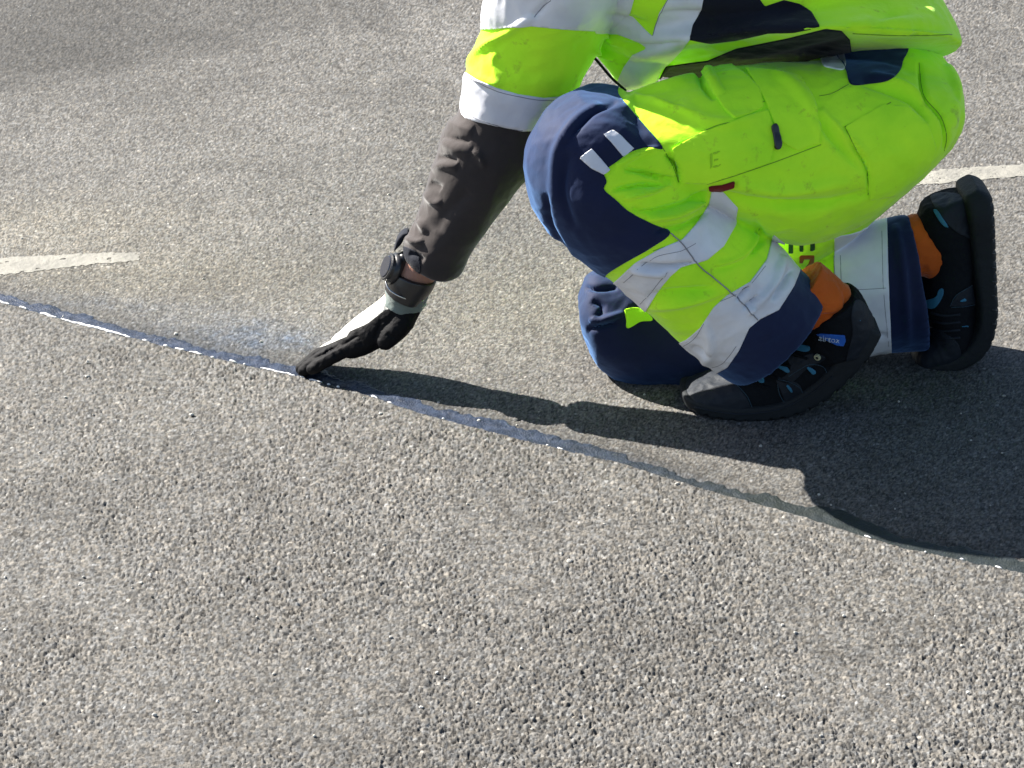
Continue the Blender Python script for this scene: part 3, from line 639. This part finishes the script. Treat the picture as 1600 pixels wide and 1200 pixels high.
TA = [(1108, -120), (1109, 0), (1092, 22), (1080, 60), (1052, 92), (1032, 110), (1016, 150), (955, 150), (975, 104), (988, 86), (1012, 76), (1000, 66), (965, 53), (930, 52), (930, 8), (957, 12), (990, 27), (1008, 46), (1020, 57), (1030, 20), (1043, 0), (1050, -120)]
# the sleeve and the body of the jacket are told apart by where they lie
SEG = np.array([[*W(1020, -160, 2.85)], [*W(860, 5, 2.785)], [*W(793, 200, 2.79)]])
def armdist(V):
    D = np.full(len(V), 9.)
    for A, B in ((SEG[0], SEG[1]), (SEG[1], SEG[2])):
        D = np.minimum(D, seg_dist(V, A, B)[0])
    return D
sleeve_f = lambda V: .135-armdist(V)
body_f = lambda V: armdist(V)-.085
patch('chest_tape', JK, TA, M['tape'], jacket, .0016, field=lambda V: V[:, 1]-2.60, smooth=False) if False else None
o = patch('chest_tape', JK, TA, M['tape'], jacket, .0016, field=lambda V: np.minimum(armdist(V)-.07, .5), smooth=False)
patch('side_panel', JK, [(1112, -60), (1172, -20), (1195, 10), (1225, 0), (1250, 6), (1268, 20), (1281, 42), (1240, 50), (1200, 51), (1150, 62), (1110, 67), (1078, 62), (1083, 40), (1096, 15)], M['black_cloth'], jacket, .0018, smooth=False)
patch('side_panel', JK, [(1016, 150), (1040, 104), (1080, 98), (1105, 95), (1150, 76), (1230, 60), (1290, 45), (1315, 48), (1328, 62), (1331, 84), (1300, 95), (1240, 130), (1120, 150)], M['black_cloth'], jacket, .0018, smooth=False)
patch('sleeve_tape', JK, [(700, -70), (1010, -70), (985, 20), (955, 47), (930, 48), (880, 45), (830, 40), (800, 43), (757, 46), (700, 48)], M['tape'], jacket, .0018, near=False, field=sleeve_f, smooth=False)
patch('sleeve_tape', JK, [(690, 90), (732, 116), (745, 124), (775, 137), (810, 147), (850, 153), (893, 149), (930, 145), (940, 240), (690, 240)], M['tape'], jacket, .0018, near=False, field=sleeve_f, smooth=False)
v, f = tube([W(x, y, 2.80) for x, y in catmull(np.array([(920., 80.), (938, 101), (955, 121), (978, 142)]), 5)], .0021, 8); link('drawcord', new_mesh('drawcord', v, f, M['black_cloth']), jacket)
for ln in ([(862, 0), (848, 12), (834, 27)], [(734, 120), (775, 141), (810, 150), (850, 156), (888, 152)], [(722, 174), (760, 190), (810, 202), (862, 205)], [(1044, 0), (1030, 24), (1021, 56)]):
    seam('tape_stitching', JK, ln, M['tape_thread'], jacket, .0006, lift=.0018)
seam('hem_stitching', JK, [(1333, 52), (1400, 55), (1487, 54)], M['hivis_thread'], jacket, .0007)

# unseen arm, posed to shade the thigh, and the head, both above the frame
UNSEEN_ARM = [(1060, -240, 1130, -130, 2.74, .07), (1000, -215, 1040, -100, 2.70, .068), (950, -190, 970, -82, 2.68, .065), (905, -150, 930, -60, 2.67, .055), (930, -130, 965, -55, 2.64, .045), (990, -150, 1010, -75, 2.63, .042), (1035, -150, 1045, -90, 2.64, .036)]
Vf, Tf = fuse([loft(UNSEEN_ARM)], .006, 3)
link('sleeve', new_mesh('sleeve', Vf, Tf, M['hivis']), person)['label'] = 'yellow sleeve of the unseen arm posed to shade the thigh'
hc = W(905, -375, 2.88)
fwd = np.array([-.80, 0, -.60]); upv = np.array([-.60, 0, .80]); sd = np.array([0, 1., 0])
A3 = [fwd, sd, upv]
def hp(a, b, c): return hc+fwd*a+sd*b+upv*c
headparts = [ball(hc, (.098, .078, .115), A3), ball(hp(.045, 0, -.06), (.055, .05, .06), A3), ball(hp(.105, 0, -.015), (.022, .013, .024), A3), ball(hp(.092, 0, -.06), (.014, .026, .010), A3),
             ball(hp(-.005, .08, -.01), (.02, .012, .032), A3), ball(hp(-.005, -.08, -.01), (.02, .012, .032), A3), ball(hp(.088, .03, .022), (.014, .016, .010), A3), ball(hp(.088, -.03, .022), (.014, .016, .010), A3),
             tube([W(1030, -190, 2.89), W(975, -270, 2.89), hc], .055, 20)]
sh = .82
# glove hand (fingers pointing down to the joint)
def fpath(pts, r): return tube(catmull(np.array([W(*p) for p in pts]), 6), np.interp(np.linspace(0, 1, (len(pts)-1)*6+1), np.linspace(0, 1, len(r)), r), 14)
PALM = [(606, 455, 668, 474, 2.785, .027), (590, 472, 652, 490, 2.79, .030), (566, 490, 638, 506, 2.795, .036), (545, 507, 618, 522, 2.80, .041), (528, 522, 590, 540, 2.803, .042), (516, 532, 566, 549, 2.805, .040)]
FING = [([(575, 520, 2.778), (545, 543, 2.774), (517, 559, 2.772), (497, 571, 2.773), (487, 577, 2.775)], (.011, .011, .0105, .0095, .008)),
        ([(570, 518, 2.797), (535, 540, 2.794), (505, 558, 2.792), (483, 573, 2.793), (474, 580, 2.794)], (.012, .012, .011, .010, .0085)),
        ([(570, 515, 2.816), (533, 536, 2.813), (500, 555, 2.811), (480, 570, 2.811), (471, 576, 2.811)], (.012, .012, .0115, .010, .009)),
        ([(570, 515, 2.834), (535, 535, 2.833), (505, 552, 2.831), (486, 564, 2.829), (478, 570, 2.828)], (.012, .012, .011, .010, .0085)),
        ([(640, 480, 2.778), (628, 503, 2.768), (612, 522, 2.762), (602, 533, 2.760)], (.018, .0185, .0165, .0135))]
def capped(pts, r):
    v, f = fpath(pts, r); e = W(*pts[-1]); v2, f2 = ball(e, (r[-1]*1.0,)*3, nu=14, nv=8); return [(v, f), (v2, f2)]
handparts = [loft(PALM, nt=5)]
for p, r in FING: handparts += capped(p, r)
S = Surf(*fuse(handparts, .0016, 4)); rumple(S, .0012, 70, 9); rumple(S, .0005, 160, 10)
stroke(S, [([(486, 562), (512, 550), (540, 536), (560, 524)], 2.2, -.003), ([(500, 566), (497, 572), (494, 578)], 2, -.0015), ([(530, 545), (536, 552), (540, 558)], 2.5, -.0025), ([(520, 551), (525, 557), (530, 561)], 2.2, -.002), ([(555, 520), (562, 530), (566, 540)], 3, -.002), ([(596, 500), (590, 515), (584, 530)], 3, -.003), ([(604, 520), (612, 526), (622, 528)], 2.5, -.002)])
minz = S.V[:, 2].min(); print('glove min z', minz)
glove = link('glove', new_mesh('glove', S.V, S.T, M['knit']), person); glove['label'] = 'white knit work glove with black coated palm and fingers'
coat = [(640, 450), (655, 478), (664, 500), (660, 560), (560, 600), (440, 610), (440, 560), (470, 562), (485, 549), (497, 544), (512, 539), (530, 531), (542, 526), (547, 518), (558, 513), (568, 509), (577, 504), (602, 484), (630, 478)]
patch('palm_coating', S, coat, M['nitrile'], glove, .0008, near=False, smooth=False)
# hide white on fingertips seen from above: coat covers all of the finger ends
GLV = S
cuffv, cufff = loft([(608, 438, 672, 458, 2.782, .033), (603, 447, 668, 469, 2.783, .034), (601, 455, 664, 476, 2.785, .034), (601, 460, 662, 482, 2.787, .033), (596, 468, 655, 488, 2.789, .033)], nt=5)
v, t = fuse([(cuffv, cufff)], .0016, 3); link('glove_cuff', new_mesh('glove_cuff', v, t, fabric('glove_cuff_knit', (.13, .16, .15), weave=900, bump=.5)), glove)

# lower sleeve of the inner jacket
FORE = [(722, 150, 862, 170, 2.79, .062), (713, 182, 858, 206, 2.79, .062), (691, 205, 848, 246, 2.788, .062), (683, 242, 812, 290, 2.785, .060), (664, 295, 780, 333, 2.782, .057), (650, 342, 754, 371, 2.78, .053), (634, 372, 732, 402, 2.778, .050), (632, 392, 722, 425, 2.777, .048), (640, 405, 712, 431, 2.776, .044)]
S = Surf(*fuse([loft(FORE)], .0028, 4)); rumple(S, .0048, 12, 12, (1, 1, 1)); rumple(S, .0007, 45, 13)
stroke(S, [([(700, 190), (722, 200), (740, 205)], 9, .007), ([(690, 222), (712, 232), (735, 240)], 9, .006), ([(690, 212), (715, 218), (735, 222)], 4, -.005), ([(675, 265), (695, 258), (715, 262)], 7, .006), ([(685, 245), (700, 248), (715, 252)], 4, -.006), ([(664, 300), (676, 315), (690, 318)], 6, .007), ([(672, 285), (690, 295)], 6, -.006),
           ([(652, 345), (660, 352), (665, 365)], 6, .006), ([(634, 372), (648, 378), (662, 378)], 5, .008), ([(640, 395), (652, 400), (662, 408)], 4, -.007), ([(738, 235), (750, 245), (756, 262)], 4, .006), ([(735, 300), (700, 330), (680, 360)], 10, -.004)])
under = link('inner_sleeve', new_mesh('inner_sleeve', S.V, S.T, M['brown_cloth']), person); under['label'] = 'dark brown grey sleeve below the hi-vis cuff'
patch('cuff_band', S, [(620, 385), (640, 388), (655, 400), (655, 430), (630, 430), (615, 410)], M['black_cloth'], under, .0015)
FS = S
# cuff tab standing off the sleeve
v, f = loft([(614, 384, 620, 390, 2.785, .012), (618, 370, 630, 380, 2.785, .012), (626, 360, 636, 368, 2.785, .012), (634, 357, 642, 365, 2.785, .012)], p=4, nt=4, nu=16)
link('cuff_tab', new_mesh('cuff_tab', v, f, M['black_cloth']), under)

# watch
v, t = fuse([loft([(600, 448, 660, 474, 2.782, .037), (602, 440, 668, 464, 2.782, .038), (607, 428, 678, 450, 2.78, .038), (613, 418, 683, 438, 2.778, .036)], nt=6)], .0014, 2)
watch = link('wristwatch', new_mesh('wristwatch', v, t, M['rubber']), person); watch['label'] = 'chunky black wristwatch above the glove'
wn_ = np.array([-.86, -.28, .42]); wn_ /= np.linalg.norm(wn_); wa = np.array([-.41, 0, -.91]); wa = wa-wn_*(wa@wn_); wa /= np.linalg.norm(wa); wb = np.cross(wn_, wa)
WC = W(642, 428, 2.78)+wn_*.030
v, t = fuse([ball(WC, (.013, .026, .024), [wn_, wa, wb]), ball(WC-wn_*.006, (.012, .034, .016), [wn_, wa, wb])], .0014, 2)
link('watch_case', new_mesh('watch_case', v, t, M['rubber']), watch)
C0 = WC+wn_*.0105; ax = wn_
def disc(name, c, n, r, h, mat, parent, k=28):
    n = n/np.linalg.norm(n); u = np.cross(n, [0, 0, 1.]); u /= np.linalg.norm(u); v = np.cross(n, u); V = []
    for rr, zz in ((r, -h), (r, h*.6), (r*.92, h)):
        for i in range(k): a = 2*math.pi*i/k; V.append(c+n*zz+rr*(math.cos(a)*u+math.sin(a)*v))
    F = [(j*k+i, j*k+(i+1) % k, (j+1)*k+(i+1) % k, (j+1)*k+i) for j in range(2) for i in range(k)]+[tuple(range(2*k, 3*k)), tuple(reversed(range(k)))]
    return link(name, new_mesh(name, V, F, mat, False), parent)
disc('bezel', C0-ax*.002, ax, .0215, .0045, M['rubber'], watch); disc('watch_glass', C0+ax*.0012, ax, .0175, .003, M['glass'], watch)
P = [W(x, y, yy) for x, y, yy in catmull(np.array([(603, 441, 2.755), (608, 452, 2.745), (622, 462, 2.742), (645, 470, 2.75), (662, 470, 2.76)]), 6)]
v, f = tube(P, .0016, 8); link('strap_loop', new_mesh('strap_loop', v, f, M['steel']), watch)

# body under the clothes: one continuous figure
limbs = [loft(NEAR_THIGH, shrink=.70), loft(NEAR_SHIN[1:9]+[(1120, 560, 1262, 455, 2.665, .06), (1235, 520, 1322, 455, 2.672, .04), (1255, 560, 1345, 500, 2.68, .036)], shrink=.72), loft(PELVIS, shrink=.78), loft(FAR_THIGH, shrink=.85), loft(FAR_SHIN[:-1]+[(1418, 365, 1436, 430, 2.87, .04), (1450, 350, 1480, 410, 2.87, .03)], shrink=.72),
         loft(TORSO[3:], shrink=.78), loft(SLEEVE[:-1]+[(724, 190, 850, 215, 2.79, .055)], shrink=.85), loft([(730, 175, 850, 200, 2.79, .05), (700, 260, 790, 300, 2.785, .04), (655, 350, 740, 380, 2.78, .034), (628, 402, 694, 425, 2.777, .0295), (615, 418, 680, 442, 2.777, .029), (606, 440, 668, 460, 2.783, .028), (595, 468, 648, 488, 2.788, .024)], nt=6, shrink=.93), loft(UNSEEN_ARM, shrink=.75)]
hand_in = [loft(PALM, nt=5, shrink=.85)]
limbs += hand_in+headparts
for p, r in FING: limbs += capped(p[:-1], tuple(a*.78 for a in r[:-1]))
fh = W(1068, -120, 2.65)
limbs += [ball(fh, (.045, .035, .022))]+[tube([fh, fh+np.array([-.05, -.02+.018*k, -.004]), fh+np.array([-.085+.004*abs(k-1), -.03+.02*k, -.022])], (.011, .010, .008), 10) for k in range(4)]+[tube([fh, fh+np.array([-.02, -.05, -.005]), fh+np.array([-.045, -.065, -.015])], (.013, .011, .009), 10)]
v, t = fuse(limbs, .0038, 3)
body = link('body', new_mesh('body', v, t, M['skin']), person)
v, t = fuse([ball(hp(-.022, 0, .028), (.102, .084, .105), A3)], .006, 2); link('hair', new_mesh('hair', v, t, M['hair']), person)
for s_ in (-1, 1):
    v, f = ball(hp(.094, s_*.030, .018), (.008, .011, .006), A3, 12, 8); link('eye', new_mesh('eye', v, f, M['tape']), person)

# ------------------------------------------------------------ socks
v, t = fuse([loft([(1215, 485, 1285, 410, 2.667, .040), (1248, 505, 1320, 440, 2.67, .040), (1260, 515, 1332, 454, 2.672, .039), (1280, 545, 1340, 500, 2.68, .034)], nt=6)], .002, 3)
S = Surf(v, t); rumple(S, .002, 45, 21); stroke(S, [([(1265, 500), (1290, 493), (1310, 492)], 3, -.004), ([(1262, 493), (1290, 486), (1308, 485)], 3, .003), ([(1318, 452), (1322, 475), (1318, 492)], 3, -.004)])
sock = link('sock', new_mesh('sock', S.V, S.T, M['orange']), person)
v, t = fuse([loft([(1405, 345, 1420, 440, 2.87, .045), (1428, 333, 1440, 432, 2.87, .044), (1450, 338, 1456, 440, 2.87, .044), (1475, 350, 1480, 430, 2.87, .04)], nt=6)], .002, 3)
S = Surf(v, t); rumple(S, .002, 45, 22); link('sock', new_mesh('sock', S.V, S.T, M['orange']), person)

# ------------------------------------------------------------ shoes
def shoe(lab, upper, sole, rumple_seed, overlays, lugs='z'):
    S = Surf(*fuse(upper, .0022, 4)); rumple(S, .0018, 55, rumple_seed)
    sh_ = link('shoe', new_mesh('shoe', S.V, S.T, M['shoe']), person); sh_['label'] = lab
    v, t = fuse([loft(sole, p=5, near=True, nu=48, nt=8)], .0022, 3); SS = Surf(v, t)
    # tread lugs and a groove round the side wall
    lug = (np.abs(((SS.V[:, 2] if lugs == 'x' else SS.V[:, 0])/.019) % 1-.5) < .17)
    if lugs == 'x': k_ = lug & (SS.N[:, 0] > .5); SS.V[k_, 0] -= .0045
    else: k_ = lug & (SS.N[:, 2] < -.3); SS.V[k_, 2] += .004
    SS.upd(); link('sole', new_mesh('sole', SS.V, SS.T, M['sole']), sh_)
    for nm, pl, mt, off, sm in overlays: patch(nm, S, pl, M[mt], sh_, off, smooth=sm)
    return sh_, S, SS
U1 = [loft([(1066, 606, 1070, 626, 2.70, .020), (1078, 592, 1084, 640, 2.70, .040), (1105, 581, 1115, 648, 2.70, .049), (1150, 566, 1165, 646, 2.70, .052), (1195, 543, 1215, 640, 2.70, .051), (1232, 515, 1262, 618, 2.695, .048), (1262, 500, 1310, 580, 2.69, .043), (1290, 500, 1345, 545, 2.685, .038), (1320, 500, 1362, 520, 2.685, .030)], p=2.4, nt=6),
      loft([(1262, 496, 1338, 449, 2.672, .050), (1258, 506, 1350, 462, 2.675, .051), (1252, 528, 1364, 498, 2.68, .051), (1262, 560, 1362, 530, 2.685, .047)], p=2.2, nt=6)]
L1 = [(1064, 616, 1066, 628, 2.71, .016), (1070, 620, 1078, 642, 2.705, .036), (1096, 630, 1106, 656, 2.70, .050), (1160, 636, 1165, 664, 2.70, .057), (1215, 630, 1228, 659, 2.70, .055), (1258, 608, 1282, 638, 2.695, .050), (1295, 576, 1325, 604, 2.69, .047), (1330, 535, 1362, 562, 2.685, .045), (1350, 505, 1380, 528, 2.685, .038)]
ov1 = [('toe_cap', [(1055, 640), (1056, 600), (1085, 575), (1110, 578), (1140, 592), (1160, 612), (1172, 634), (1175, 660), (1100, 670)], 'shoe_overlay', .0018, True),
       ('shoe_overlay', [(1213, 593), (1235, 598), (1262, 575), (1290, 560), (1270, 552), (1245, 558), (1225, 548), (1235, 575), (1222, 590)], 'shoe_overlay', .0016, True),
       ('shoe_overlay', [(1212, 590), (1228, 592), (1250, 602), (1252, 622), (1230, 632), (1222, 615)], 'shoe_overlay', .0016, True),
       ('heel_counter', [(1335, 470), (1350, 475), (1372, 510), (1385, 540), (1340, 580), (1318, 590), (1325, 550), (1332, 520), (1330, 495)], 'shoe_overlay', .0018, True),
       ('teal_insert', [(1222, 545), (1228, 533), (1240, 530), (1244, 538), (1262, 540), (1266, 545), (1262, 549), (1252, 549), (1238, 545)], 'teal', .0022, True),
       ('teal_insert', [(1198, 572), (1204, 560), (1214, 564), (1226, 570), (1234, 579), (1230, 582), (1216, 575)], 'teal', .0022, True),
       ('teal_insert', [(1178, 594), (1184, 587), (1192, 588), (1194, 597), (1188, 598)], 'teal', .0022, True),
       ('teal_insert', [(1259, 572), (1264, 573), (1274, 579), (1273, 583), (1268, 583)], 'teal', .0034, True),
       ('teal_insert', [(1228, 600), (1233, 602), (1238, 610), (1235, 611)], 'teal', .0034, True),
       ('teal_insert', [(1246, 509), (1256, 502), (1268, 504), (1262, 506), (1250, 511)], 'teal', .0022, True),
       ('teal_insert', [(1340, 512), (1344, 492), (1342, 510)], 'teal', .0024, False),
       ('brand_tag', [(1276, 522), (1282, 521), (1320, 524), (1321, 532), (1318, 540), (1308, 539), (1290, 530)], 'blue_tag', .0022, False)]
shoe1, SH1, SO1 = shoe('black work shoe of the raised leg with heel lifted', U1, L1, 31, ov1)
tv, tf_ = text_pts('airtox', 1280, 530, 37, 5.5, 13); drop('brand_lettering', SH1, tv, tf_, M['pale_print'], shoe1, .0035)
h, nn = SH1.hit(1278, 557)
if h is not None: disc('eyelet_button', h+nn*.002, nn, .0052, .002, M['button'], shoe1); disc('eyelet_hole', h+nn*.0036, nn, .0022, .001, M['rubber'], shoe1)
for ln in ([(1215, 600), (1218, 615), (1228, 632)], [(1213, 592), (1232, 596), (1250, 606), (1254, 618)], [(1232, 588), (1262, 570), (1285, 572), (1292, 584)], [(1150, 600), (1168, 620), (1176, 640)]):
    seam('shoe_stitching', SH1, ln, M['shoe_thread'], shoe1, .0005, lift=.0016)
for ln in ([(1222, 530), (1240, 552), (1262, 560)], [(1202, 550), (1216, 568), (1236, 572)], [(1190, 565), (1202, 584), (1216, 592)], [(1175, 578), (1184, 598), (1200, 606)]):
    seam('lace', SH1, ln, M['shoe'], shoe1, .0022, lift=.0015)
seam('sole_groove', SO1, [(1085, 636), (1120, 643), (1160, 647), (1215, 640), (1262, 618), (1300, 588)], M['shoe_overlay'], shoe1, .0012, lift=.0004)

U2 = [loft([(1462, 312, 1510, 300, 2.875, .032), (1440, 322, 1518, 312, 2.875, .040), (1434, 350, 1520, 350, 2.87, .045), (1446, 400, 1522, 395, 2.87, .048), (1440, 440, 1524, 440, 2.87, .05), (1436, 470, 1526, 478, 2.87, .052), (1448, 492, 1524, 510, 2.87, .053), (1450, 515, 1510, 545, 2.87, .053), (1438, 524, 1478, 566, 2.87, .050), (1428, 535, 1448, 575, 2.87, .042), (1424, 550, 1432, 572, 2.87, .025)], p=2.3, nt=6)]
L2 = [(1508, 308, 1530, 296, 2.875, .036), (1508, 320, 1553, 312, 2.875, .046), (1514, 350, 1558, 345, 2.87, .050), (1519, 400, 1560, 400, 2.87, .048), (1525, 450, 1562, 455, 2.87, .052), (1530, 490, 1563, 500, 2.87, .056), (1524, 526, 1552, 545, 2.87, .056), (1504, 552, 1524, 574, 2.87, .055), (1466, 570, 1476, 588, 2.87, .053), (1440, 571, 1444, 586, 2.87, .042), (1428, 568, 1431, 579, 2.87, .025)]
ov2 = [('toe_cap', [(1420, 530), (1445, 515), (1475, 520), (1500, 545), (1490, 600), (1420, 600)], 'shoe_overlay', .0018, True),
       ('heel_counter', [(1456, 305), (1500, 305), (1520, 330), (1520, 370), (1505, 368), (1485, 355), (1465, 330)], 'shoe_overlay', .0018, True),
       ('teal_insert', [(1459, 330), (1466, 330), (1474, 342), (1482, 356), (1472, 350)], 'teal', .0026, True),
       ('teal_insert', [(1447, 470), (1462, 464), (1468, 452), (1474, 452), (1473, 463), (1464, 478), (1456, 482), (1447, 478)], 'teal', .0022, True),
       ('teal_insert', [(1497, 471), (1507, 465), (1509, 470)], 'teal', .0034, False), ('teal_insert', [(1502, 510), (1515, 508), (1516, 510), (1504, 511)], 'teal', .003, False),
       ('shoe_overlay', [(1484, 478), (1495, 460), (1518, 445), (1524, 474), (1505, 478)], 'shoe_overlay', .0018, False)]
shoe2, SH2, SO2 = shoe('black work shoe of the kneeling leg standing on its toes', U2, L2, 32, ov2, 'x')
for ln in ([(1484, 478), (1494, 461), (1518, 446)], [(1486, 480), (1505, 479), (1522, 476)], [(1432, 432), (1434, 450), (1436, 470)]): seam('shoe_stitching', SH2, ln, M['shoe_thread'], shoe2, .0005, lift=.0016)
for y in (488, 500, 512, 524): seam('lace', SH2, [(1455, y), (1475, y+5), (1500, y+3)], M['shoe_overlay'], shoe2, .002, lift=.001)
for y in range(330, 520, 22): seam('tread_groove', SO2, [(1550, y), (1556, y+1), (1562, y+2)], M['rubber'], shoe2, .0012, lift=0)
for nme, s_ in (('near', SO1), ('far', SO2)): print('sole min z', nme, s_.V[:, 2].min())
print('trouser min z', TR.V[:, 2].min())
